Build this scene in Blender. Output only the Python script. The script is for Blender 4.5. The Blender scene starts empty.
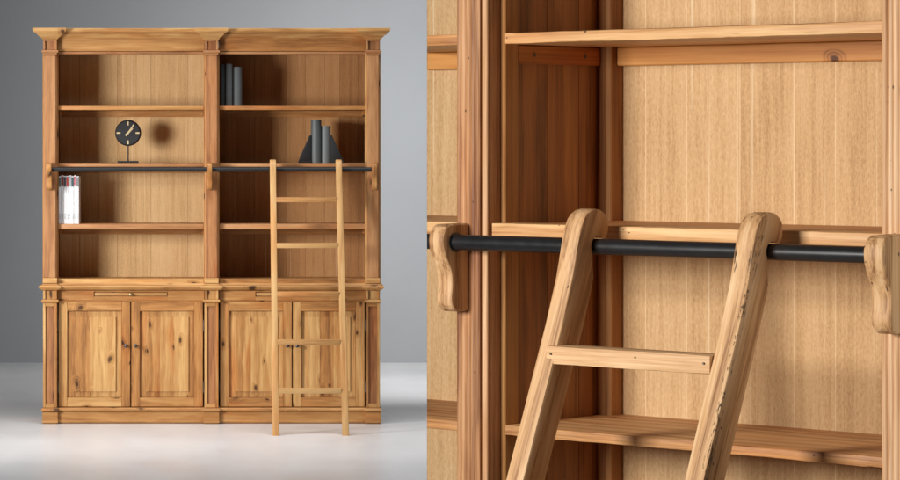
import bpy, bmesh, math, random
from mathutils import Vector, Matrix
R = random.Random(11)
sc = bpy.context.scene
COL = sc.collection

# ------------------------------------------------------------------ materials
def lin(r, g, b):
    f = lambda c: (c / 255 / 12.92) if c / 255 <= .04045 else ((c / 255 + .055) / 1.055) ** 2.4
    return (f(r), f(g), f(b), 1)

class NT:
    """tiny wrapper for building node trees"""
    def __init__(s, name):
        s.m = bpy.data.materials.new(name); s.m.use_nodes = True
        s.t = s.m.node_tree; s.t.nodes.clear()
        s.out = s.t.nodes.new('ShaderNodeOutputMaterial')
        s.b = s.t.nodes.new('ShaderNodeBsdfPrincipled')
        s.t.links.new(s.b.outputs[0], s.out.inputs[0])
    def n(s, kind, **kw):
        nd = s.t.nodes.new(kind)
        for k, v in kw.items():
            setattr(nd, k, v)
        return nd
    def l(s, a, b): s.t.links.new(a, b)
    def put(s, sock, v):
        if hasattr(v, 'is_output'): s.l(v, sock)
        else: sock.default_value = v
    def math(s, op, a, b=None, c=None, clamp=False):
        nd = s.n('ShaderNodeMath', operation=op, use_clamp=clamp)
        s.put(nd.inputs[0], a)
        if b is not None: s.put(nd.inputs[1], b)
        if c is not None: s.put(nd.inputs[2], c)
        return nd.outputs[0]
    def scale(s, vec, k):
        nd = s.n('ShaderNodeVectorMath', operation='MULTIPLY')
        s.put(nd.inputs[0], vec); nd.inputs[1].default_value = k
        return nd.outputs[0]
    def noise(s, vec, detail=3, rough=.55, scale=1.0):
        nd = s.n('ShaderNodeTexNoise'); s.put(nd.inputs['Vector'], vec)
        nd.inputs['Scale'].default_value = scale
        nd.inputs['Detail'].default_value = detail; nd.inputs['Roughness'].default_value = rough
        return nd.outputs['Fac']
    def smooth(s, v, a, b, lo=0., hi=1.):
        nd = s.n('ShaderNodeMapRange', interpolation_type='SMOOTHSTEP')
        s.put(nd.inputs[0], v)
        nd.inputs[1].default_value = a; nd.inputs[2].default_value = b
        nd.inputs[3].default_value = lo; nd.inputs[4].default_value = hi
        return nd.outputs[0]
    def ramp(s, v, stops):
        nd = s.n('ShaderNodeValToRGB'); s.put(nd.inputs[0], v)
        e = nd.color_ramp.elements
        e[0].position, e[0].color = stops[0]; e[1].position, e[1].color = stops[-1]
        for p, c in stops[1:-1]:
            x = e.new(p); x.color = c
        return nd.outputs[0]
    def mix(s, f, a, b, mode='MIX'):
        nd = s.n('ShaderNodeMix', data_type='RGBA', blend_type=mode)
        s.put(nd.inputs[0], f); s.put(nd.inputs[6], a); s.put(nd.inputs[7], b)
        return nd.outputs[2]

def wood(name, light, mid, dark, ring=7., knots=.35, knot_size=1., holes=0., rough=.5, pores=.25, red=(1.0, .74, .55), bump=.25, contrast=1., arris=False, along=2.2, blotch=1.1):
    s = NT(name)
    wc = s.n('ShaderNodeAttribute', attribute_name='wc').outputs['Vector']
    tint = s.n('ShaderNodeAttribute', attribute_name='tint').outputs['Fac']
    sp = s.n('ShaderNodeSeparateXYZ'); s.l(wc, sp.inputs[0])
    a, b, c = sp.outputs
    warp = s.math('SUBTRACT', s.noise(s.scale(wc, (1.6, 6, 6)), 3), .5)
    bc = s.math('ADD', b, s.math('MULTIPLY', c, .8))
    cb = s.n('ShaderNodeCombineXYZ')
    s.l(s.math('ADD', s.math('MULTIPLY', a, 5.5), s.math('MULTIPLY', warp, .9)), cb.inputs[0])
    s.l(s.math('ADD', s.math('MULTIPLY', bc, 10.), s.math('MULTIPLY', warp, .9)), cb.inputs[1])
    vo = s.n('ShaderNodeTexVoronoi', voronoi_dimensions='2D'); s.l(cb.outputs[0], vo.inputs['Vector'])
    vo.inputs['Scale'].default_value = 1
    vsp = s.n('ShaderNodeSeparateColor'); s.l(vo.outputs['Color'], vsp.inputs[0])
    sel = s.math('GREATER_THAN', vsp.outputs[0], 1 - knots * .6)
    size = s.math('ADD', s.math('MULTIPLY', vsp.outputs[1], .8), .4)
    dist = s.math('DIVIDE', vo.outputs['Distance'], s.math('MULTIPLY', size, knot_size))
    halo = s.math('MULTIPLY', s.smooth(dist, .08, .42, 1, 0), sel)
    core = s.math('MULTIPLY', s.smooth(dist, .06, .19, 1, 0), sel)
    r = s.math('ADD', s.math('MULTIPLY', bc, ring), s.math('MULTIPLY', warp, 2.2))
    r = s.math('ADD', r, s.math('MULTIPLY', halo, 2.4))
    rg = s.math('FRACT', r)
    rg = s.math('MULTIPLY', s.smooth(rg, 0, .75), s.smooth(rg, .8, 1., 1, 0))   # soft early wood, sharp late wood
    streak = s.noise(s.scale(wc, (along, 85, 85)), 5, .65)
    broad = s.noise(s.scale(wc, (blotch, 7, 7)), 3)
    fine = s.noise(s.scale(wc, (9, 310, 310)), 2)
    f = s.math('MULTIPLY', rg, -.30 * contrast)
    f = s.math('ADD', f, s.math('MULTIPLY', s.math('SUBTRACT', streak, .5), 1.15 * contrast))
    f = s.math('ADD', f, s.math('MULTIPLY', s.math('SUBTRACT', broad, .5), .6 * contrast))
    f = s.math('ADD', f, s.math('MULTIPLY', s.math('SUBTRACT', fine, .5), pores))
    f = s.math('ADD', f, s.math('MULTIPLY', tint, .5))
    f = s.math('ADD', f, .66)
    f = s.math('SUBTRACT', f, s.math('MULTIPLY', halo, .22), clamp=True)
    col = s.ramp(f, [(0., dark), (.48, mid), (1., light)])
    rb = s.noise(s.scale(wc, (2.1, 9, 9)), 2)
    rf = s.math('ADD', s.smooth(rb, .48, .72, 0, .7), s.math('MULTIPLY', tint, -.9), clamp=True)
    col = s.mix(rf, col, (*red, 1), 'MULTIPLY')
    kc = s.math('MULTIPLY', core, .85)
    col = s.mix(kc, col, (dark[0] * .28, dark[1] * .22, dark[2] * .2, 1))
    if holes:
        v2 = s.n('ShaderNodeTexVoronoi', voronoi_dimensions='3D')
        s.l(s.scale(wc, (85, 120, 120)), v2.inputs['Vector']); v2.inputs['Scale'].default_value = 1
        v2s = s.n('ShaderNodeSeparateColor'); s.l(v2.outputs['Color'], v2s.inputs[0])
        patch = s.smooth(s.noise(s.scale(wc, (2.5, 26, 26)), 2), .50, .66)
        hs = s.math('GREATER_THAN', v2s.outputs[0], s.math('SUBTRACT', 1., s.math('MULTIPLY', patch, holes)))
        hole = s.math('MULTIPLY', s.smooth(s.math('ADD', v2.outputs['Distance'], s.math('MULTIPLY', v2s.outputs[1], .12)), .20, .34, 1, 0), hs)
        # short dark splits along the grain
        ck = s.noise(s.scale(wc, (11, 130, 130)), 3)
        crack = s.math('MULTIPLY', s.smooth(ck, .66, .69), s.smooth(s.noise(s.scale(wc, (4, 22, 22)), 1), .53, .6))
        hole = s.math('MAXIMUM', hole, s.math('MULTIPLY', crack, min(1., holes * 2.5)))
        if arris:                                        # chipped front arris of the stile
            oc = s.n('ShaderNodeTexCoord').outputs['Object']; so = s.n('ShaderNodeSeparateXYZ'); s.l(oc, so.inputs[0])
            cl, sl_ = math.cos(math.atan(.412)), math.sin(math.atan(.412))
            ac = s.math('SUBTRACT', s.math('MULTIPLY', so.outputs[1], cl), s.math('MULTIPLY', so.outputs[2], sl_))
            d1 = s.math('SUBTRACT', so.outputs[0], .6285); d2 = s.math('SUBTRACT', ac, -.1794 * cl - 1.4078 * sl_ + .002)
            dd = s.math('SQRT', s.math('ADD', s.math('MULTIPLY', d1, d1), s.math('MULTIPLY', d2, d2)))
            nn = s.noise(s.scale(wc, (60, 240, 240)), 3, .65)
            pit = s.math('MULTIPLY', s.smooth(dd, .003, .010, 1, 0), s.smooth(nn, .555, .60))
            pit = s.math('MULTIPLY', pit, s.smooth(s.noise(s.scale(wc, (7, 5, 5)), 2), .40, .52))
            hole = s.math('MAXIMUM', hole, pit)
        col = s.mix(s.math('MULTIPLY', hole, .88), col, (.035, .02, .012, 1))
    s.l(col, s.b.inputs['Base Color'])
    s.l(s.math('ADD', s.math('MULTIPLY', streak, .2), rough - .1), s.b.inputs['Roughness'])
    s.b.inputs['Specular IOR Level'].default_value = .35
    bp = s.n('ShaderNodeBump'); bp.inputs['Strength'].default_value = bump; bp.inputs['Distance'].default_value = .003
    h = s.math('ADD', streak, s.math('MULTIPLY', fine, .6))
    if holes: h = s.math('SUBTRACT', h, s.math('MULTIPLY', hole, 1.5))
    s.l(h, bp.inputs['Height']); s.l(bp.outputs[0], s.b.inputs['Normal'])
    return s.m

def veneer(name, light, mid, dark, lines=1.):
    """pale brushed board with short vertical fibres and thin light joints"""
    s = NT(name)
    wc = s.n('ShaderNodeAttribute', attribute_name='wc').outputs['Vector']
    tint = s.n('ShaderNodeAttribute', attribute_name='tint').outputs['Fac']
    sp = s.n('ShaderNodeSeparateXYZ'); s.l(wc, sp.inputs[0])
    fib = s.noise(s.scale(wc, (120, 330, 330)), 3, .75)
    fib2 = s.noise(s.scale(wc, (9, 170, 170)), 3, .6)
    str_ = s.noise(s.scale(wc, (.7, 45, 45)), 4, .6)
    broad = s.noise(s.scale(wc, (1.4, 6, 6)), 2)
    f = s.math('ADD', .52, s.math('MULTIPLY', s.math('SUBTRACT', fib, .5), .85))
    f = s.math('ADD', f, s.math('MULTIPLY', s.math('SUBTRACT', fib2, .5), .5))
    f = s.math('ADD', f, s.math('MULTIPLY', s.math('SUBTRACT', str_, .5), .55))
    f = s.math('ADD', f, s.math('MULTIPLY', s.math('SUBTRACT', broad, .5), .4))
    f = s.math('ADD', f, s.math('MULTIPLY', tint, .45), clamp=True)
    col = s.ramp(f, [(0., dark), (.5, mid), (1., light)])
    ln = s.noise(s.scale(wc, (.35, 60, 60)), 2, .5)
    lf = s.math('MULTIPLY', s.smooth(ln, .645, .70), .55 * lines)
    col = s.mix(lf, col, lin(240, 218, 182))
    s.l(col, s.b.inputs['Base Color']); s.b.inputs['Roughness'].default_value = .7
    s.b.inputs['Specular IOR Level'].default_value = .2
    bp = s.n('ShaderNodeBump'); bp.inputs['Strength'].default_value = .25; bp.inputs['Distance'].default_value = .002
    s.l(fib, bp.inputs['Height']); s.l(bp.outputs[0], s.b.inputs['Normal'])
    return s.m

def plain(name, col, rough=.5, metal=0., spec=.4, var=.12, bump=.0, sc_=40.):
    s = NT(name)
    tc = s.n('ShaderNodeTexCoord').outputs['Object']
    nz = s.noise(tc, 4, .6, sc_)
    c2 = tuple(max(0, min(1, v * (1 - var))) for v in col[:3]) + (1,)
    c3 = tuple(max(0, min(1, v * (1 + var))) for v in col[:3]) + (1,)
    s.l(s.mix(nz, c2, c3), s.b.inputs['Base Color'])
    s.l(s.math('ADD', s.math('MULTIPLY', nz, .16), rough - .08), s.b.inputs['Roughness'])
    s.b.inputs['Metallic'].default_value = metal; s.b.inputs['Specular IOR Level'].default_value = spec
    if bump:
        bp = s.n('ShaderNodeBump'); bp.inputs['Strength'].default_value = bump; bp.inputs['Distance'].default_value = .001
        s.l(nz, bp.inputs['Height']); s.l(bp.outputs[0], s.b.inputs['Normal'])
    return s.m

M = {}
M['pine'] = wood('honey_pine', lin(216, 174, 114), lin(176, 126, 72), lin(90, 54, 28), ring=15, knots=.6, knot_size=.8, contrast=.72, along=6, blotch=3.5, rough=.5, pores=.12)
M['pine_rail'] = wood('honey_pine_rail', lin(200, 152, 94), lin(166, 114, 62), lin(92, 54, 28), ring=14, knots=.2, knot_size=.9, contrast=.72, along=6, blotch=3.5, rough=.5, pores=.12)
M['rust_pine'] = wood('russet_pine', lin(200, 152, 104), lin(168, 118, 76), lin(98, 60, 38), ring=14, knots=.18, contrast=.72, along=6, blotch=3.5, rough=.52, pores=.15)
M['ladder_pine'] = wood('pale_ladder_pine', lin(214, 174, 118), lin(190, 146, 92), lin(130, 90, 52), ring=16, knots=.14, knot_size=.6, contrast=.8, along=5, rough=.5, pores=.15)
M['near_ladder'] = wood('worn_ladder_pine', lin(230, 194, 150), lin(204, 160, 114), lin(132, 88, 54), ring=26, knots=.12, knot_size=.4, holes=.22, rough=.52, pores=.85, contrast=1.2, red=(1., .86, .7), bump=.35)
M['worm_ladder'] = wood('wormy_ladder_pine', lin(228, 192, 148), lin(204, 159, 111), lin(132, 88, 52), ring=26, knots=.1, knot_size=.4, holes=.7, rough=.55, pores=.85, contrast=1.2, arris=True, red=(1., .84, .66), bump=.5)
M['pink_pine'] = wood('pinkish_pine', lin(228, 190, 150), lin(194, 146, 102), lin(126, 80, 48), ring=22, knots=.05, knot_size=.4, holes=.09, rough=.55, pores=.7, red=(1., .86, .76))
M['near_shelf'] = wood('near_shelf_pine', lin(230, 188, 134), lin(202, 150, 98), lin(132, 84, 48), ring=20, knots=.16, knot_size=.45, holes=.14, rough=.5, pores=.8, red=(1., .8, .62))
M['near_olive'] = wood('olive_brown_pine', lin(196, 146, 88), lin(164, 114, 62), lin(98, 60, 30), ring=16, knots=.08, knot_size=.5, rough=.5, pores=.3)
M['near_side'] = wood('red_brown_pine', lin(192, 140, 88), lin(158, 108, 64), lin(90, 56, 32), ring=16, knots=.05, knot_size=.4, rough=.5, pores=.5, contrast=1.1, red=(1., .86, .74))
M['near_batten'] = wood('orange_pine', lin(220, 160, 92), lin(192, 128, 64), lin(124, 72, 34), ring=13, knots=.15, knot_size=.5, holes=.03, rough=.5, pores=.25)
M['back'] = veneer('pale_back_board', lin(230, 200, 156), lin(206, 170, 122), lin(154, 114, 72), .6)
M['back_warm'] = veneer('warm_back_board', lin(196, 152, 104), lin(170, 124, 80), lin(120, 80, 48), .5)
M['near_back'] = veneer('brushed_back_board', lin(230, 198, 154), lin(201, 163, 117), lin(142, 101, 64), 1.)
M['black_steel'] = plain('satin_black_steel', (.014, .014, .015, 1), .33, .0, .5, .3)
M['black_matte'] = plain('matte_black_metal', (.012, .012, .013, 1), .55, .0, .4, .3)
M['dial'] = plain('charcoal_dial', (.022, .022, .024, 1), .5, 0, .4, .3)
M['brass'] = plain('pale_brass', lin(224, 204, 160), .4, .3, .5)
M['knob'] = plain('aged_pewter', (.10, .09, .085, 1), .36, .85, .5, .3)
M['brass_old'] = plain('aged_brass', (.42, .32, .17, 1), .38, .7, .5, .3)
M['hinge'] = plain('dark_hinge', (.11, .09, .07, 1), .45, .6, .5, .3)
M['slot'] = plain('slot_shadow_wood', (.16, .085, .035, 1), .6)
M['cloth_dark'] = plain('charcoal_cloth', lin(42, 45, 46), .6, 0, .3, .25, .3, 90)
M['cloth_mid'] = plain('grey_cloth', lin(96, 100, 101), .5, 0, .35, .2, .3, 90)
M['cloth_grey'] = plain('slate_cloth', lin(82, 86, 87), .5, 0, .35, .2, .3, 90)
M['paper'] = plain('book_paper', lin(215, 208, 192), .8)
M['mag'] = plain('white_magazine_paper', lin(232, 234, 236), .5, 0, .4, .04)
M['print'] = plain('grey_spine_print', lin(176, 180, 184), .5, 0, .4, .3, 0, 300)
for k, c in dict(green_grey=(92, 100, 92), dark_red=(128, 56, 50), charcoal=(62, 62, 66), red=(172, 66, 58), pale_grey=(170, 172, 174), teal=(62, 80, 86), pink=(188, 110, 118), mid_grey=(122, 124, 128)).items():
    M[k] = plain('band_' + k, lin(*c), .5, 0, .4, .1)

# ------------------------------------------------------------------ geometry
def P3(ax, a, b, c):
    return {'x': (a, b, c), 'y': (b, a, c), 'z': (b, c, a)}[ax]

class MB:
    """collects shapes into one mesh; every shape keeps grain-aligned wood coordinates"""
    def __init__(s): s.v, s.f, s.w, s.t, s.sm, s.mi = [], [], [], [], [], []
    def add(s, vs, fs, grain='z', tint=None, smooth=False, smf=None, mi=0):
        o = len(s.v); tint = R.uniform(-.3, .3) if tint is None else tint
        off = (R.uniform(0, 40), R.uniform(0, 40), R.uniform(0, 40))
        for p in vs:
            s.v.append(tuple(p))
            g = {'x': (p[0], p[1], p[2]), 'y': (p[1], p[0], p[2]), 'z': (p[2], p[0], p[1])}[grain] if isinstance(grain, str) else grain(p)
            s.w.append((g[0] + off[0], g[1] + off[1], g[2] + off[2])); s.t.append(tint)
        for i, f in enumerate(fs):
            s.f.append(tuple(o + k for k in f)); s.sm.append(smf[i] if smf else smooth); s.mi.append(mi)
    def from_bm(s, bm, grain, tint=None, smooth=False, fn=None, mi=0):
        bm.verts.ensure_lookup_table(); bm.verts.index_update()
        vs = [tuple(v.co) for v in bm.verts]
        if fn: vs = [fn(p) for p in vs]
        s.add(vs, [[v.index for v in f.verts] for f in bm.faces], grain, tint, smooth, mi=mi)
        bm.free()
    def box(s, x0, x1, y0, y1, z0, z1, grain='z', bev=.0015, tint=None, seg=1, fn=None, mi=0):
        bm = bmesh.new()
        c = [bm.verts.new((x, y, z)) for x in (x0, x1) for y in (y0, y1) for z in (z0, z1)]
        for f in ((0, 1, 3, 2), (4, 6, 7, 5), (0, 4, 5, 1), (2, 3, 7, 6), (0, 2, 6, 4), (1, 5, 7, 3)):
            bm.faces.new([c[i] for i in f])
        b = min(bev, .45 * min(abs(x1 - x0), abs(y1 - y0), abs(z1 - z0)))
        if b > 1e-5: bmesh.ops.bevel(bm, geom=bm.edges[:], offset=b, segments=seg, profile=.5, affect='EDGES')
        bmesh.ops.recalc_face_normals(bm, faces=bm.faces[:])
        s.from_bm(bm, grain, tint, fn=fn, mi=mi)
        return s
    def prism(s, pts, ax, a0, a1, grain='z', bev=0., tint=None, seg=2, fn=None, smooth=True):
        """polygon pts in the two axes other than ax, extruded along ax"""
        bm = bmesh.new()
        A = [bm.verts.new(P3(ax, a0, *p)) for p in pts]; B = [bm.verts.new(P3(ax, a1, *p)) for p in pts]
        n = len(pts); bm.faces.new(A); bm.faces.new(B[::-1])
        for i in range(n): bm.faces.new((A[i], B[i], B[(i + 1) % n], A[(i + 1) % n]))
        bmesh.ops.recalc_face_normals(bm, faces=bm.faces[:])
        if bev:
            cap = [e for e in bm.edges if e.verts[0] in A and e.verts[1] in A or e.verts[0] in B and e.verts[1] in B]
            bmesh.ops.bevel(bm, geom=cap, offset=bev, segments=seg, profile=.5, affect='EDGES')
        s.from_bm(bm, grain, tint, smooth, fn=fn)
        return s
    def loft(s, loops, grain='x', tint=None, caps=True):
        n = len(loops[0]); vs = [p for l in loops for p in l]; fs = []
        for j in range(len(loops) - 1):
            for i in range(n):
                k = (i + 1) % n
                fs.append((j * n + i, j * n + k, (j + 1) * n + k, (j + 1) * n + i))
        if caps: fs += [tuple(range(n))[::-1], tuple((len(loops) - 1) * n + i for i in range(n))]
        s.add(vs, fs, grain, tint)
        return s
    def worn(s, x0, x1, y0, y1, z0, z1, tint=None, fn=None, seg=.012, wear=.0022, amp=.0007):
        """a board along x whose front arrises are rubbed unevenly"""
        n = max(6, int((x1 - x0) / seg)); loops = []; st = [wear * .6] * 2; wob = [0., 0., 0.]
        for i in range(n + 1):
            x = x0 + (x1 - x0) * i / n
            st = [max(.0006, min(wear * 1.9, q + R.uniform(-.45, .45) * wear)) for q in st]
            if R.random() < .05: st[R.randrange(2)] = wear * 2.3
            wob = [q * .75 + R.uniform(-.5, .5) * amp for q in wob]
            a, b = st; f = y0 + wob[0]; t_, u_ = z1 + wob[1] * .6, z0 + wob[2] * .6
            loops.append([(x, y1, z0), (x, f + b * 1.2, u_), (x, f + b * .3, u_ + b * .35), (x, f, u_ + b), (x, f, t_ - a), (x, f + a * .3, t_ - a * .35), (x, f + a * 1.2, t_), (x, y1, z1)])
        if fn: loops = [[fn(p) for p in l] for l in loops]
        return s.loft(loops, 'x', tint)
    def tube(s, p0, p1, r0, r1=None, n=24, grain='z', tint=0., mi=0):
        r1 = r0 if r1 is None else r1
        p0, p1 = Vector(p0), Vector(p1); d = (p1 - p0).normalized()
        a = d.orthogonal().normalized(); b = d.cross(a)
        vs, e = [], min(r0, r1) * .12
        L = (p1 - p0).length
        for t, r in ((0, r0 - e), (e, r0), (L - e, r1), (L, r1 - e)):
            for i in range(n):
                q = 2 * math.pi * i / n
                vs.append(p0 + d * t + (a * math.cos(q) + b * math.sin(q)) * r)
        fs, sm = [], []
        for j in range(3):
            for i in range(n):
                k = (i + 1) % n; fs.append((j * n + i, j * n + k, (j + 1) * n + k, (j + 1) * n + i)); sm.append(j == 1)
        fs += [tuple(range(n))[::-1], tuple(3 * n + i for i in range(n))]; sm += [False, False]
        s.add(vs, fs, grain, tint, smf=sm, mi=mi)
        return s
    def lathe(s, prof, c, ax='y', n=24, sign=1):
        vs, fs = [], []
        for r, h in prof:
            for i in range(n):
                q = 2 * math.pi * i / n; u, w = r * math.cos(q), r * math.sin(q)
                d = {'y': (u, sign * h, w), 'z': (u, w, h)}[ax]
                vs.append((c[0] + d[0], c[1] + d[1], c[2] + d[2]))
        for j in range(len(prof) - 1):
            for i in range(n):
                k = (i + 1) % n; fs.append((j * n + i, j * n + k, (j + 1) * n + k, (j + 1) * n + i))
        fs += [tuple(range(n))[::-1], tuple((len(prof) - 1) * n + i for i in range(n))]
        s.add(vs, fs, 'z', 0., smooth=True)
        return s
    def build(s, name, mat, parent=None, loc=None):
        me = bpy.data.meshes.new(name); me.from_pydata(s.v, [], s.f)
        bm = bmesh.new(); bm.from_mesh(me); bmesh.ops.recalc_face_normals(bm, faces=bm.faces[:]); bm.to_mesh(me); bm.free()
        at = me.attributes.new('wc', 'FLOAT_VECTOR', 'POINT'); at.data.foreach_set('vector', [k for p in s.w for k in p])
        at = me.attributes.new('tint', 'FLOAT', 'POINT'); at.data.foreach_set('value', s.t)
        me.polygons.foreach_set('use_smooth', s.sm); me.polygons.foreach_set('material_index', s.mi)
        for m in (mat if isinstance(mat, (list, tuple)) else [mat]): me.materials.append(M[m] if isinstance(m, str) else m)
        me.set_sharp_from_angle(angle=math.radians(28)); me.update()
        o = bpy.data.objects.new(name, me); COL.objects.link(o)
        if parent: o.parent = parent
        if loc: o.location = loc
        return o

def tag(o, label=None, cat=None, group=None, kind=None):
    for k, v in (('label', label), ('category', cat), ('group', group), ('kind', kind)):
        if v: o[k] = v
    return o
def thing(name, label, cat, loc, rz=0., group=None):
    o = bpy.data.objects.new(name, None); o.empty_display_size = .1; COL.objects.link(o)
    o.location = loc; o.rotation_euler.z = rz
    return tag(o, label, cat, group)

# ------------------------------------------------------------------ the studio
CAM_H = 1.721
s = NT('pale_polished_concrete')
tc = s.n('ShaderNodeTexCoord').outputs['Object']
n1 = s.noise(tc, 6, .62, .55); n2 = s.noise(s.scale(tc, (1, .35, 1)), 5, .6, 2.3); n3 = s.noise(tc, 3, .6, 30)
f = s.math('ADD', s.math('MULTIPLY', n1, .6), s.math('MULTIPLY', n2, .4))
s.l(s.ramp(f, [(.3, lin(208, 208, 208)), (.5, lin(221, 220, 220)), (.7, lin(231, 230, 230))]), s.b.inputs['Base Color'])
s.l(s.math('ADD', .2, s.math('MULTIPLY', n2, .3)), s.b.inputs['Roughness'])
bp = s.n('ShaderNodeBump'); bp.inputs['Strength'].default_value = .04; s.l(n3, bp.inputs['Height']); s.l(bp.outputs[0], s.b.inputs['Normal']); s.b.inputs['Specular IOR Level'].default_value = .3
m = MB(); m.box(-12, 12, -3, 23.2, -.1, 0, 'x', 0)
tag(m.build('floor', s.m), 'pale polished concrete studio floor', None, None, 'structure')
s = NT('grey_studio_paint')
tc = s.n('ShaderNodeTexCoord').outputs['Object']
n1 = s.noise(tc, 5, .6, .5); n3 = s.noise(tc, 3, .6, 60)
s.l(s.ramp(n1, [(.3, lin(139, 141, 143)), (.7, lin(148, 150, 152))]), s.b.inputs['Base Color']); s.b.inputs['Roughness'].default_value = .85
bp = s.n('ShaderNodeBump'); bp.inputs['Strength'].default_value = .05; s.l(n3, bp.inputs['Height']); s.l(bp.outputs[0], s.b.inputs['Normal'])
m = MB(); m.box(-12, 12, 23.2, 23.4, -.1, 4.2, 'x', 0)
tag(m.build('wall', s.m), 'plain grey painted studio wall', None, None, 'structure')

# ------------------------------------------------------------------ the whole bookcase
# drawing units: sheet lines at 165 to the metre, origin at the middle of the plinth
K = 165.
X = lambda p: (p - 211.5) / K
Z = lambda p: (424. - p) / K
FX, FY = -.294, 18.18
bc = thing('bookcase', 'tall honey pine bookcase with cupboard doors below, standing whole against the grey studio', 'bookcase', (FX, FY, 0), 0, 'pine bookcases with ladder rail')
DEPTH = .42
PIL = (50., 211.5, 373.)           # pilaster centres
BAYS = ((57.5, 203.7), (219.3, 365.7))
def outline(e, z, P=.0, Mn=.052, hw=7.):
    """plan of a breakfront moulding: pilasters stand forward of the runs between"""
    h = hw / K; pts = []
    for i, c in enumerate(PIL):
        x0, x1 = X(c) - h - e, X(c) + h + e
        y1 = Mn - e
        if i: pts.append((x0, y1, z))
        pts += [(x0, P - e, z), (x1, P - e, z)]
        if i < 2: pts.append((x1, y1, z))
    xe, xs = X(PIL[2]) + h + e, X(PIL[0]) - h - e
    return pts + [(xe, DEPTH + .005, z), (xs, DEPTH + .005, z)]
# carcass: sides, divider, decks, frieze backing
m = MB()
for c in PIL:
    t_ = MB(); t_.box(X(c) - 5.0 / K, X(c) + 5.0 / K, .08, DEPTH - .013, Z(406.8), Z(51), 'z'); t_.build('side_panel', 'near_side', bc)
    m.box(X(c) - 7.8 / K, X(c) + 7.8 / K, .036, .079, Z(283.5), Z(52.5), 'z', .002)   # face-frame stile
    m.box(X(c) - 7.0 / K, X(c) + 7.0 / K, .036, .079, Z(409), Z(286), 'z', .002)
for a, b in BAYS:
    m.box(X(a - 2.5), X(b + 2.5), .08, DEPTH - .03, Z(52.5), Z(48), 'x')             # roof board
    m.box(X(a), X(b), .042, .072, Z(287), Z(279.2), 'x', .002)                        # bottom rail of open part
    m.box(X(a - 2.4), X(b + 2.4), .073, DEPTH - .03, Z(282), Z(279.6), 'x')           # deck
    m.box(X(a - 1), X(b + 1), .05, DEPTH - .03, Z(409), Z(407), 'x')
m.build('carcass', 'pine', bc)
m = MB()
m.box(X(46), X(377), DEPTH - .012, DEPTH, Z(408), Z(48), 'x', 0)
m.build('rear_board', 'rust_pine', bc)
# friezes (upper and lower), one board per bay
for a, b in BAYS:
    m = MB(); m.box(X(a - .6), X(b + .6), .040, .079, Z(51), Z(37.2), 'x', .001); m.build('frieze', 'pine_rail', bc)
    m = MB(); m.box(X(a - .6), X(b + .6), .044, .079, Z(54), Z(51.2), 'x', .004); m.build('bead', 'rust_pine', bc)
# cornice
prof = [(.000, 39.6), (.004, 39.4), (.006, 38.5), (.012, 37.7), (.021, 36.7), (.029, 35.3), (.035, 34.2), (.038, 33.7), (.033, 33.5), (.033, 33.0), (.050, 32.9), (.051, 32.0), (.058, 31.7), (.060, 28.7), (.058, 28.2)]
m = MB(); m.loft([outline(e, Z(z)) for e, z in prof], 'x', .12); m.build('cornice', 'pine', bc)
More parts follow.
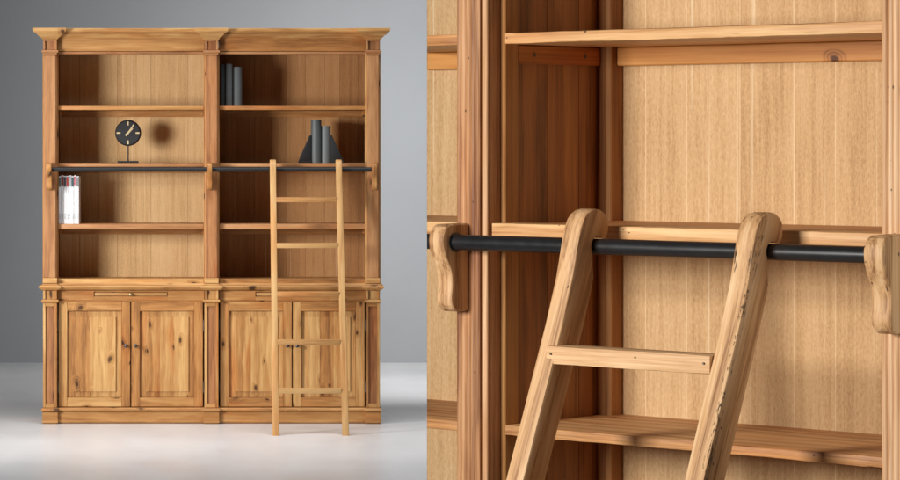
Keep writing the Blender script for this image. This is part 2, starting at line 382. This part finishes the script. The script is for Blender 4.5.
# pilaster blocks, caps, shafts, lower shafts
def pilaster(c):
    t = MB(); h = 5.8 / K
    t.box(X(c) - h, X(c) + h, .0, .035, Z(278), Z(55.4), 'z', .003, R.uniform(-.3, .1))
    for sx in (-1, 1):                                                    # bead each side
        t.box(X(c) + sx * 6.0 / K - .004, X(c) + sx * 6.0 / K + .005, .012, .0355, Z(278), Z(55.4), 'z', .0025, .15)
    o = t.build('pilaster', 'rust_pine', bc)
    t = MB(); t.box(X(c) - 7.2 / K, X(c) + 7.2 / K, -.004, .0357, Z(283.3), Z(278.1), 'x', .002); t.build('pilaster_foot', 'pine', o)
    loops = [[(X(c) - 6.6 / K - e, -e, z), (X(c) + 6.6 / K + e, -e, z), (X(c) + 6.6 / K + e, .0356, z), (X(c) - 6.6 / K - e, .0356, z)] for e, z in
             ((.000, Z(55.2)), (.002, Z(53.2)), (.009, Z(52.6)), (.011, Z(51.4)), (.008, Z(50.4)), (.001, Z(50.2)))]
    t = MB(); t.loft(loops, 'x', -.1); t.build('pilaster_cap', 'rust_pine', o)
    t = MB(); x0, x1 = X(c) - 7 / K, X(c) + 7 / K                          # sunk square in the frieze block
    t.box(x0, x1, .012, .0358, Z(50.1), Z(39.7), 'z', 0, -.25)
    t.box(x0, x0 + 2.3 / K, .0, .0117, Z(50.1), Z(39.7), 'z', .002); t.box(x1 - 2.3 / K, x1, .0, .0117, Z(50.1), Z(39.7), 'z', .002)
    t.box(x0 + 2.35 / K, x1 - 2.35 / K, .0, .0117, Z(41.2), Z(39.7), 'x', .002)
    t.build('frieze_block', 'rust_pine', bc)
    t = MB()                                                               # lower block at drawer height
    t.box(x0, x1, .012, .0358, Z(299.4), Z(290.6), 'z', 0, .25)
    t.box(x0, x0 + 2.4 / K, .0, .0117, Z(299.4), Z(290.6), 'z', .002); t.box(x1 - 2.4 / K, x1, .0, .0117, Z(299.4), Z(290.6), 'z', .002)
    t.build('drawer_block', 'pine', bc)
    loops = [[(X(c) - 7 / K - e, -e, z), (X(c) + 7 / K + e, -e, z), (X(c) + 7 / K + e, .0356, z), (X(c) - 7 / K - e, .0356, z)] for e, z in
             ((.000, Z(303)), (.008, Z(302.4)), (.010, Z(301)), (.007, Z(299.8)), (.0, Z(299.5)))]
    t = MB(); t.loft(loops, 'x', .05); t.build('block_moulding', 'pine', bc)
    t = MB()                                                               # lower pilaster with sunk panel
    t.box(x0, x1, .012, .0358, Z(407.8), Z(303.1), 'z', 0, -.3)
    o = t.build('lower_pilaster', 'rust_pine', bc)
    t = MB()
    t.box(x0, x0 + 2.6 / K, .0, .0117, Z(407.8), Z(303.1), 'z', .002); t.box(x1 - 2.6 / K, x1, .0, .0117, Z(407.8), Z(303.1), 'z', .002)
    t.box(x0 + 2.65 / K, x1 - 2.65 / K, .0, .0117, Z(306.5), Z(303.1), 'x', .002); t.box(x0 + 2.65 / K, x1 - 2.65 / K, .0, .0117, Z(407.8), Z(403.5), 'x', .002)
    t.build('panel_frame', 'pine', o)
for c in PIL: pilaster(c)
# waist moulding
prof = [(.002, 290.4), (.006, 290.2), (.012, 289.4), (.018, 288.6), (.022, 288.2), (.025, 287.4), (.025, 286.6), (.021, 285.8), (.012, 285.2), (.004, 284.6), (.0, 283.6)]
m = MB(); m.loft([outline(e, Z(z), .0, .022) for e, z in prof], 'x', .05); m.build('waist_moulding', 'pine', bc)
# plinth
prof = [(.0, 408.), (.004, 408.2), (.010, 409.2), (.012, 410.3), (.010, 411.2), (.002, 411.6), (.0, 412.)]
m = MB(); m.loft([outline(e, Z(z), .0, .024) for e, z in prof[::-1]], 'x', -.05); m.build('plinth_moulding', 'pine', bc)
m = MB(); m.loft([outline(e, Z(z), .0, .026, 7.) for e, z in ((-.004, 424.), (-.004, 423.3), (.004, 423.1), (.006, 422.7), (.006, 421.3), (.004, 420.9), (.004, 412.2))], 'x', .1); m.build('plinth', 'pine_rail', bc)
# back boards, shelves
for i, (a, b) in enumerate(BAYS):
    m = MB(); x = X(a - 2.3); e = X(b + 2.3)
    while x < e - .01:
        w = R.uniform(.085, .125); x2 = min(e, x + w)
        if e - x2 < .03: x2 = e
        m.box(x + .0004, x2 - .0004, .385, .40, Z(281), Z(50), 'z', .0008, R.uniform(-.35, .35)); x = x2
    m.build('back_panel', 'back_warm' if i else 'back', bc)
    for j, (t0, t1) in enumerate(((106, 110), (163.2, 167), (224.3, 229.5))):
        m = MB(); m.box(X(a + .1), X(b - .1), .042, .384, Z(t1), Z(t0), 'x', .004, R.uniform(-.2, .3), 2)
        sh = m.build('shelf', 'pine_rail' if j == 0 else 'rust_pine', bc)
        m = MB(); m.box(X(a + .4), X(b - .4), .362, .383, Z(t1 + 6.5), Z(t1 + .12), 'x', .002, .1)
        for sx in (a + .2, b - 2.2): m.box(X(sx), X(sx + 2), .12, .361, Z(t1 + 5), Z(t1 + .12), 'y', .002, -.2)
        m.build('batten', 'pine_rail', sh)
# drawer fronts with a pull-out tray let in
for a, b in BAYS:
    m = MB(); mid = (a + b) / 2; s0, s1 = mid - 37, mid + 37
    m.box(X(a - .3), X(s0), .036, .076, Z(300.6), Z(290.7), 'x', .001, .05); m.box(X(s1), X(b + .3), .036, .076, Z(300.6), Z(290.7), 'x', .001, .05)
    m.box(X(s0), X(s1), .036, .076, Z(292.3), Z(290.7), 'x', .0, .05); m.box(X(s0), X(s1), .036, .076, Z(300.6), Z(296.8), 'x', .0, .05)
    m.box(X(s0), X(s1), .048, .076, Z(296.8), Z(292.3), 'x', .0, -.1)
    m.box(X(a - .3), X(b + .3), .032, .0765, Z(301.8), Z(300.7), 'x', .002, -.1)
    dr = m.build('drawer_rail', 'pine_rail', bc)
    m = MB(); m.box(X(s0 + .8), X(s1 - .8), .0365, .0475, Z(296.1), Z(293.0), 'x', .002, .3, 2); tr = m.build('pull_out_tray', 'pine', bc)
    m = MB(); m.lathe([(.003, .0), (.003, .010), (.009, .013), (.011, .018), (.008, .024), (.002, .026)], (X(mid), .0385, Z(294.5)), 'y', 16, -1); m.build('knob', 'brass_old', tr)
# doors
def door(x0, x1, hinge_left):
    z0, z1 = Z(407.2), Z(302.3); st = 8.6 / K
    d = MB()
    d.box(x0, x0 + st, .036, .062, z0, z1, 'z', .002); d.box(x1 - st, x1, .036, .062, z0, z1, 'z', .002)
    d.box(x0 + st + .0006, x1 - st - .0006, .0362, .062, z1 - 9.0 / K, z1, 'x', .002); d.box(x0 + st + .0006, x1 - st - .0006, .0362, .062, z0, z0 + 9.0 / K, 'x', .002)
    o = d.build('cabinet_door', 'pine', bc)
    d = MB(); a, b, lo, hi = x0 + st + .002, x1 - st - .002, z0 + 9.0 / K + .002, z1 - 9.0 / K - .002
    n = 4; cuts = [a] + sorted(a + (b - a) * (k + R.uniform(.3, .7)) / n for k in range(1, n)) + [b]
    d.box(a - .0015, b + .0015, .0568, .0615, lo - .0015, hi + .0015, 'z', 0, -.1)
    q = 5.6 / K
    for c0, c1 in zip(cuts, cuts[1:]):                                   # glued-up raised field with a sloping border
        tn = R.choice((-.36, -.18, .05, .22, .4)) + R.uniform(-.1, .1)
        y0, y1 = .0565, .0445
        e0, e1 = max(c0, a + q), min(c1, b - q)
        g0, g1 = (a + .0005 if c0 == a else e0), (b - .0005 if c1 == b else e1)
        loops = [[(g0, y0, lo), (g1, y0, lo), (g1, y0, hi), (g0, y0, hi)], [(g0, y0 - .0025, lo), (g1, y0 - .0025, lo), (g1, y0 - .0025, hi), (g0, y0 - .0025, hi)],
                 [(e0, y0 - .004, lo + q), (e1, y0 - .004, lo + q), (e1, y0 - .004, hi - q), (e0, y0 - .004, hi - q)],
                 [(e0, y1, lo + q + .0005), (e1, y1, lo + q + .0005), (e1, y1, hi - q - .0005), (e0, y1, hi - q - .0005)]]
        d.loft(loops, 'z', tn)
    d.build('door_panel', 'pine', o)
    kx = x1 - .5 * st if hinge_left else x0 + .5 * st
    d = MB(); d.lathe([(.006, .0), (.006, .003), (.004, .008), (.005, .012), (.010, .016), (.0125, .020), (.011, .025), (.006, .029), (.001, .030)], (kx, .0358, Z(346)), 'y', 20, -1); d.build('knob', 'knob', o)
    hx = x0 - .0035 if hinge_left else x1 + .0035
    for zz in (Z(326), Z(388)):
        d = MB(); d.tube((hx, .032, zz - .03), (hx, .032, zz + .03), .0035, None, 10); d.tube((hx, .032, zz + .03), (hx, .032, zz + .036), .002, .0034, 10); d.build('hinge', 'hinge', o)
for a, b in BAYS:
    mid = (a + b) / 2
    door(X(a + .8), X(mid - .5), True); door(X(mid + .5), X(b - .8), False)
# brackets and rail
def ogee(back, nose, top, bot):
    """side outline of a ladder-rail bracket in (depth, height), back edge at depth 'back'"""
    q = [(0, 1.), (.72, .992), (.86, .965), (.965, .90), (1., .83), (.985, .74), (.915, .645), (.80, .55), (.70, .46), (.655, .36), (.66, .26), (.69, .17), (.665, .09), (.57, .035), (.44, .006), (.30, .0), (.12, .006), (0, .016)]
    mid = q[3:-3]; out = q[:3]
    for i in range(len(mid) - 1):                       # rounder curve through the same points
        p0, p1, p2, p3 = mid[max(0, i - 1)], mid[i], mid[i + 1], mid[min(len(mid) - 1, i + 2)]
        for k in range(4):
            u = k / 4
            out.append(tuple(.5 * (2 * b + (c - a) * u + (2 * a - 5 * b + 4 * c - d) * u * u + (3 * b - a - 3 * c + d) * u ** 3) for a, b, c, d in zip(p0, p1, p2, p3)))
    out += q[-4:]
    return [(back - p * nose, bot + t * (top - bot)) for p, t in out]
RZ = 1.537
for c in (49.6, 209.6, 374.2):
    m = MB(); m.prism(ogee(-.0005, .085, 1.584, 1.418), 'x', X(c) - .0165, X(c) + .0165, 'z', .004, -.25); m.build('rail_bracket', 'pine', bc)
m = MB(); m.tube((X(49.6) + .0175, -.046, RZ + .006), (X(374.2) - .0175, -.046, RZ + .006), .0138, None, 24); m.build('ladder_rail', 'black_matte', bc)

# ------------------------------------------------------------------ ladders
def stile_outline(foot, dv=0.):
    """(depth, height) outline of a hooked ladder stile; rail axis at depth -.080, height 1.538"""
    sl = .412
    fr = lambda w: -.1794 - sl * (1.4078 - w)
    o = [(fr(foot), foot), (-.1794, 1.4078), (-.1500, 1.489), (-.1347, 1.5480), (-.1285, 1.570), (-.1190, 1.5865), (-.1090, 1.5955), (-.0973, 1.6011), (-.0830, 1.6030), (-.0700, 1.6010), (-.0590, 1.5950), (-.0515, 1.5870), (-.0485, 1.5760), (-.0500, 1.5620), (-.0575, 1.5515), (-.0660, 1.5520)]
    for k in range(9):                                # seat over the rail
        q = math.radians(70 + k * 18); o.append((-.080 + .0158 * math.cos(q), 1.538 + .0158 * math.sin(q)))
    o += [(-.0930, 1.5200), (-.0905, 1.4850), (-.0960, 1.4650), (-.1176, 1.4051), (fr(foot) + .0618, foot)]
    return [(p[0] + dv, p[1]) for p in o]
LEAN = math.atan(.412)
def lgrain(p):
    c, s_ = math.cos(LEAN), math.sin(LEAN)
    return (p[2] * c + p[1] * s_, p[0], p[1] * c - p[2] * s_)
def stile(x0, x1, mat, root, dv=0., fn=None, tint=.1):
    m = MB(); m.prism(stile_outline(.0, dv), 'x', x0, x1, lgrain, .005, tint, 2, fn); return m.build('stile', mat, root)

# ladder of the whole bookcase: origin on the floor under the rail
LX = .2775
lad = thing('ladder', 'pale pine library ladder with five rungs, leaning on the rail of the whole bookcase', 'ladder', (LX, FY, 0), 0, 'hooked pine ladders')
shear = lambda p: (p[0] * (1 + .022 * (1 - p[2] / 1.54)) + .0185 * (1 - p[2] / 1.54), p[1], p[2])
DV = .034
for sx in (-1, 1):
    stile(sx * .199 - .019, sx * .199 + .019, 'ladder_pine', lad, DV, shear, .1 if sx < 0 else 0.)
def rung(x0, x1, zc, mat, root, dv, fn=None, h=.030, proud=.004, name='rung', bev=.003, tint=None):
    fr = -.1794 - .412 * (1.4078 - zc) + dv - proud
    m = MB()
    if fn: m.box(x0, x1, fr, fr + .048, zc - h / 2, zc + h / 2, 'x', bev, tint, 2, fn)
    else: m.worn(x0, x1, fr, fr + .048, zc - h / 2, zc + h / 2, tint, None, .012, .0024, .0005)
    return m.build(name, mat, root)
for zc in (1.362, 1.09, .806, .529, .252):
    rung(-.181, .181, zc, 'ladder_pine', lad, DV, shear)

# ------------------------------------------------------------------ things on the shelves
S1, S2, S3 = Z(106) + .0003, Z(163.2) + .0003, Z(224.3) + .0003
cx = X(127) + FX
ck = thing('clock', 'small round black table clock on a thin stem, on the second shelf', 'clock', (cx, FY + .16, S2))
m = MB(); m.box(-.062, .062, -.03, .03, 0, .012, 'x', .002); m.build('base', 'black_matte', ck)
m = MB(); m.tube((0, 0, .0118), (0, 0, .108), .0042, None, 14); m.build('stem', 'black_matte', ck)
DZ = .183
m = MB(); m.tube((0, -.009, DZ), (0, .009, DZ), .080, None, 64); dl = m.build('dial', 'dial', ck)
for k in range(4):
    q = k * math.pi / 2; m = MB()
    m.box(-.0045, .0045, -.0115, -.0088, .046, .070, 'z', .0005)
    m.v = [(p[0] * math.cos(q) + p[2] * math.sin(q), p[1], DZ - p[0] * math.sin(q) + p[2] * math.cos(q)) for p in m.v]
    m.build('hour_mark', 'brass', dl)
for q, L, w in ((35, .062, .0042), (42, .040, .006)):
    q = math.radians(q); m = MB(); m.box(-w, w, -.0128 if w > .005 else -.0145, -.0117 if w > .005 else -.013, -.022, L, 'z', .0004)
    m.v = [(p[0] * math.cos(q) + p[2] * math.sin(q), p[1], DZ - p[0] * math.sin(q) + p[2] * math.cos(q)) for p in m.v]
    m.build('clock_hand', 'brass', dl)
m = MB(); m.tube((0, -.0152, DZ), (0, -.0088, DZ), .007, None, 18); m.build('pivot', 'brass', dl)

def book(x0, x1, h, y, base, cover, label, group, deep=.17, rounded=True, z_extra=0.):
    w = x1 - x0; b = thing('book', label, 'book', ((x0 + x1) / 2 + FX, FY + y, base), 0, group)
    t = .0035
    m = MB()
    if rounded:
        arc = [(w / 2 * math.sin(math.radians(a)), -.45 * w * math.cos(math.radians(a)) + .45 * w) for a in range(-90, 91, 15)]
    else:
        arc = [(-w / 2, 0), (w / 2, 0)]
    pts = arc + [(w / 2, deep), (w / 2 - t, deep)] + ([(p[0] * (1 - 2 * t / w), p[1] + t) for p in arc][::-1]) + [(-w / 2 + t, deep), (-w / 2, deep)]
    m.prism(pts, 'z', 0, h, 'z'); m.build('cover', cover, b)
    m = MB(); m.box(-w / 2 + t + .0002, w / 2 - t - .0002, .5 * w + t, deep - .006, .004, h - .005, 'z', .0005); m.build('pages', 'paper', b)
    return b
book(X(219.9), X(224.9), .255, .10, S1, 'cloth_dark', 'nearly black thin book, leftmost of the three on the top shelf', 'books on the top shelf')
book(X(225.6), X(232.2), .257, .09, S1, 'cloth_mid', 'light grey book, middle one of the three on the top shelf', 'books on the top shelf')
bk = book(X(232.9), X(241.9), .238, .095, S1, 'cloth_grey', 'slate grey book, thickest and shortest of the three on the top shelf', 'books on the top shelf')
book(X(311.6), X(321.8), .262, .09, S2, 'cloth_grey', 'taller grey round backed book between the black triangular bookends', 'books between the bookends')
book(X(322.2), X(330.8), .226, .088, S2, 'cloth_mid', 'shorter grey round backed book between the black triangular bookends', 'books between the bookends')
def bookend(x_in, sgn, h, run, label):
    b = thing('bookend', label, 'bookend', (X(x_in) + FX, FY + .10, S2), 0, 'triangular bookends')
    m = MB(); m.prism([(0, .012), (sgn * run, .012), (sgn * run, .016), (sgn * .008, h), (0, h)], 'y', 0, .10, 'z', .002); m.build('wedge', 'black_matte', b)
    m = MB(); m.box(min(0, sgn * (run + .002)), max(0, sgn * (run + .002)), -.004, .104, 0, .0118, 'x', .001); m.build('foot', 'black_matte', b)
bookend(311.4, -1, .170, .075, 'black triangular bookend sloping down to the left, left of the two grey books')
bookend(331.0, 1, .170, .078, 'black triangular bookend sloping down to the right, right of the two grey books')
mags = [('green_grey', 'grey green'), ('dark_red', 'dark red'), ('charcoal', 'charcoal'), ('red', 'bright red'), ('pale_grey', 'pale grey'), ('teal', 'dark teal'), ('pink', 'pink'), ('mid_grey', 'mid grey')]
place = ['leftmost of the row', 'second from the left', 'third from the left', 'fourth from the left', 'fourth from the right', 'third from the right', 'second from the right', 'rightmost of the row']
x = 57.9
for (c, nm), pl in zip(mags, place):
    w = R.uniform(2.3, 2.7) / K; h = .292 + R.uniform(-.004, .004)
    g = thing('magazine', 'white magazine with a %s band on its spine, %s' % (nm, pl), 'magazine', (X(x) + w / 2 + FX, FY + .062 + R.uniform(0, .012), S3), 0, 'magazines on the lower shelf')
    hh = w / 2 - .0003
    m = MB(); m.box(-hh, hh, .0004, .21, 0, h, 'z', .0012); m.build('pages', 'mag', g)
    m = MB(); m.box(-hh + .0008, hh - .0008, -.0012, .0003, h * .78, h - .006, 'z', .0003); m.build('colour_band', c, g)
    m = MB()
    for k in range(5):
        zz = .03 + k * .007 + R.uniform(0, .002); m.box(-hh + .003, hh - .003, -.0009, .0003, zz, zz + .0035, 'z', 0)
    m.build('spine_print', 'print', g)
    x += w * K + .05

# ------------------------------------------------------------------ the close bookcase
TH = math.radians(43.97)
NX, NY = .4406, 5.3957
nb = thing('bookcase', 'close pine bookcase bay turned to the left, with pinkish posts and empty shelves', 'bookcase', (NX, NY, 0), -TH, 'pine bookcases with ladder rail')
W, BK = .785, .3191
CUT = lambda v: -.185 - .8627 * v                    # the display section ends on a mitre here
def mitre(lo):                                        # moves the left end of a board onto the mitre
    return lambda p: ((CUT(p[1]) + (p[0] - lo)) if p[0] < lo + .004 else p[0], p[1], p[2])
NS = ((1.9137, 1.8937, 0.), (1.5720, 1.5480, -.030), (1.2084, 1.1904, 0.))
# left post
def near_post(u0, u1, tints, ins, ledge):
    t = MB()
    if ins > 0: fl, bd, lg = (u0, u0 + .0535), (u0 + .0565, u1), (u1 + .0002, u1 + .0098)
    # the fluted face: shallow rounded reeds
    prof = []; n = 40; a, b = fl
    for i in range(n + 1):
        x = a + (b - a) * i / n; k = 5 * i / n
        prof.append((x, -.0385 - .0028 * abs(math.sin(math.pi * k)) ** .7))
    prof += [(b, .0), (a, .0)]
    t.prism(prof, 'z', .0, 2.16, 'z', 0, tints[0])
    t.box(a + .0001, bd[1], -.030, -.0002, 0, 2.16, 'z', .001, tints[0])
    t.box(bd[0], bd[1], -.0385, -.0302, 0, 2.16, 'z', .004, tints[1], 3)
    return t.build('pilaster', 'pink_pine', nb)
near_post(-.0798, -.0096, (-.28, -.05), 1, 0)
m = MB(); m.box(-.0796, .0, .0002, .039, .0, 2.16, 'z', .002, .0); m.build('face_frame', 'near_olive', nb)
near_post(.8097, .880, (.35, .4), 1, 0)
m = MB(); m.box(W + .0015, .880, .0002, .039, .0, 2.16, 'z', .002, .1); m.build('face_frame', 'near_olive', nb)
# side panel of the bay, seen on its inner face
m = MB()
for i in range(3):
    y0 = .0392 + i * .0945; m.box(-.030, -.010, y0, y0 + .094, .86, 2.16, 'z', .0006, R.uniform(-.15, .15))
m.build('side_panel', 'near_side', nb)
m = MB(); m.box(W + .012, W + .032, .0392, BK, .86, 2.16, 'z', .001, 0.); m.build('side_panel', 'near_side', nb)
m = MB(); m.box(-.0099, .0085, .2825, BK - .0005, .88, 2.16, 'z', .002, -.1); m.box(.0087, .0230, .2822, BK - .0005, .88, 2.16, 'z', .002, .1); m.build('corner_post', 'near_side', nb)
# back boards of this bay and of the neighbouring one
m = MB(); x = -.0095
while x < W + .01:
    w = R.uniform(.085, .118); x2 = min(W + .0115, x + w)
    if W - x2 < .03: x2 = W + .0115
    m.box(x, x2 - .0022, BK, BK + .012, .88, 2.16, 'z', 0, R.uniform(-.13, .13)); m.box(x2 - .0022, x2, BK - .0002, BK + .011, .88, 2.16, 'z', 0, .7); x = x2
m.build('back_panel', 'near_back', nb)
m = MB(); lo = -.40
m.box(lo, -.2601, BK, BK + .012, .88, 2.16, 'z', .0006, .05, 1, mitre(lo)); m.box(-.26, -.151, BK, BK + .012, .88, 2.16, 'z', .0006, -.1); m.box(-.1508, -.0305, BK, BK + .012, .88, 2.16, 'z', .0006, .1)
m.build('back_panel', 'near_back', nb)
# shelves (this bay, then the cut stub of the neighbouring bay)
for i, (t, b, v) in enumerate(NS):
    m = MB()
    if i == 1:
        m.worn(-.0055, .806, v - .0001, .0385, b, t, .15); m.box(.0012, W, .0388, BK - .001, b + .002, t - .0015, 'x', .001, -.1)
    else:
        m.worn(.0006, W + .001, 0.0, BK - .001, b, t, .12 if i == 0 else 0.)
    sh = m.build('shelf', 'near_shelf', nb)
    m = MB(); bt = b - .0006
    m.box(.0235, W, BK - .020, BK - .0005, bt - (.034 if i == 0 else .014), bt, 'x', .002, .1)
    if i == 0: m.box(-.0095, -.0006, .0396, .2815, bt - .034, bt, 'y', .002, -.25)
    ba = m.build('batten', 'near_batten', sh)
    if i == 0:
        for yy in (.085, .235):
            m = MB(); m.tube((-.0008, yy, bt - .017), (.0004, yy, bt - .017), .0042, None, 14); m.build('screw', 'hinge', ba)
    m = MB(); lo = -.165
    vv = 0. if i != 1 else -.012
    m.box(lo, -.0802, vv, BK - .001, b, t, 'x', .0022, [.1, .0, -.25][i], 2, mitre(lo)); sh = m.build('shelf', 'near_shelf', nb)
    m = MB(); lo = -.38; m.box(lo, -.031, BK - .020, BK - .0005, bt - .034, bt, 'x', .002, .1, 1, mitre(lo)); m.build('batten', 'near_batten', sh)
# cupboard below and top, mostly out of the frame
m = MB()
m.box(-.0095, W + .0115, .0392, BK - .001, .855, .879, 'x', .002); m.box(.0012, W, .003, .0388, .80, .879, 'x', .002)
m.box(-.008, W, .02, .04, .10, .44, 'x', .002); m.box(-.008, W, .02, .04, .4402, .7995, 'x', .002); m.box(-.0095, W + .01, .0, .3, 0, .0995, 'x', .004)
m.box(W + .0325, .880, .0392, BK + .012, 0, 2.16, 'z', .002)
m.box(-.0796, -.0305, .0392, BK - .0005, 0, .85, 'z', .002); m.box(-.0796, -.0305, .0392, .30, .8502, 2.16, 'z', .002)
m.box(-.0095, W + .01, BK, BK + .012, .0, .8795, 'z', .001)
m.box(-.10, .905, -.06, BK + .03, 2.1605, 2.205, 'x', .008, None, 3)
m.build('carcass', 'near_olive', nb)
# brackets and rail
def near_bracket(u0, u1, mat, tint):
    m = MB(); m.prism(ogee(-.0405, .0735, 1.5712, 1.4126), 'x', u0, u1, 'z', .005, tint, 3); return m.build('rail_bracket', mat, nb)
near_bracket(-.0845, -.0495, 'near_ladder', .05)
near_bracket(.8215, .8575, 'worm_ladder', .1)
m = MB(); m.tube((-.0497, -.080, 1.538), (.8217, -.080, 1.538), .0138, None, 48); k0 = len(m.v); m.tube((-.13, -.080, 1.538), (-.0843, -.080, 1.538), .0138, None, 48)
m.v[k0:] = [((CUT(p[1]) if p[0] < -.12 else p[0]), p[1], p[2]) for p in m.v[k0:]]
m.build('ladder_rail', 'black_steel', nb)
m = MB(); m.lathe([(.0145, .0), (.0175, .0012), (.0178, .003), (.0142, .0034)], (0, 0, 0), 'z', 32)
m.v = [(-.0497 + p[2], -.080 + p[0], 1.538 + p[1]) for p in m.v]; m.build('rail_collar', 'black_steel', nb)

# ladder hooked on the close rail
nl = thing('ladder', 'close pine ladder with worn hooked stiles over the black rail, beside the close bookcase', 'ladder', (NX, NY, 0), -TH, 'hooked pine ladders')
stile(.2335, .2715, 'near_ladder', nl, 0., None, .05)
stile(.5915, .6295, 'worm_ladder', nl, 0., None, .08)
for zc in (1.358, 1.085, .81, .535, .26):
    rg = rung(.256, .5908, zc, 'near_ladder', nl, 0., None, .0305, .0025, bev=.0025, tint=.3)
    for u in (.266, .580):
        fr = -.1794 - .412 * (1.4078 - zc) - .005
        m = MB(); m.tube((u, fr - .0003, zc + .002), (u, fr + .004, zc + .002), .0019, None, 10); m.build('nail', 'hinge', rg)

# ------------------------------------------------------------------ light
w = bpy.data.worlds.new('World'); sc.world = w; w.use_nodes = True
bg = w.node_tree.nodes['Background']; bg.inputs[0].default_value = (.93, .96, 1., 1); bg.inputs[1].default_value = .03
def area(name, loc, target, sx, sy, power, col=(1, .96, .9), spread=180):
    l = bpy.data.lights.new(name, 'AREA'); l.shape = 'RECTANGLE'; l.size = sx; l.size_y = sy; l.energy = power; l.color = col; l.spread = math.radians(spread)
    o = bpy.data.objects.new(name, l); COL.objects.link(o); o.location = loc
    o.rotation_euler = (Vector(target) - Vector(loc)).to_track_quat('-Z', 'Y').to_euler()
    return o
area('key_softbox', (-3.8, 14.9, 1.75), (-.25, 18.2, 1.2), 1.1, 1.2, 48, (1, .97, .93), 74)
area('added_overhead_fill', (-.3, 16.3, 4.6), (-.4, 16.8, 0), 4.4, 2.4, 88, (.99, .99, 1), 110)  # added light above the frame, brightens the floor
area('added_wall_fill', (2.0, 19.3, 2.6), (.75, 23.2, 1.45), .8, 1.0, 122, (.985, .99, 1), 134)  # extra light hidden behind the close bookcase, brightens the wall towards the right
area('close_softbox', (-2.0, 3.3, 1.98), (.75, 5.2, 1.62), .75, .8, 51, (1, .97, .93), 110)
area('added_side_fill', (1.44, 4.25, 1.55), (1.0, 4.75, 1.5), .25, .3, .3, (1, .96, .9), 60)  # unseen weak fill, added to lift the side face of the right bracket

cam = bpy.data.cameras.new('camera'); co = bpy.data.objects.new('camera', cam); COL.objects.link(co)
co.location = (0, 0, CAM_H); co.rotation_euler = (math.pi / 2, 0, 0)
cam.sensor_width = 36; cam.lens = 3000 / 900 * 36; cam.shift_x = (450 - 260) / 900; cam.shift_y = -(240 - 140) / 900
cam.clip_start = .05; cam.clip_end = 200
sc.camera = co
sc.view_settings.view_transform = 'Standard'; sc.view_settings.look = 'None'; sc.view_settings.gamma = 1; sc.view_settings.exposure = 0
sc.view_settings.use_curve_mapping = False
sc.render.engine = 'CYCLES'; sc.cycles.use_denoising = True; sc.cycles.max_bounces = 8
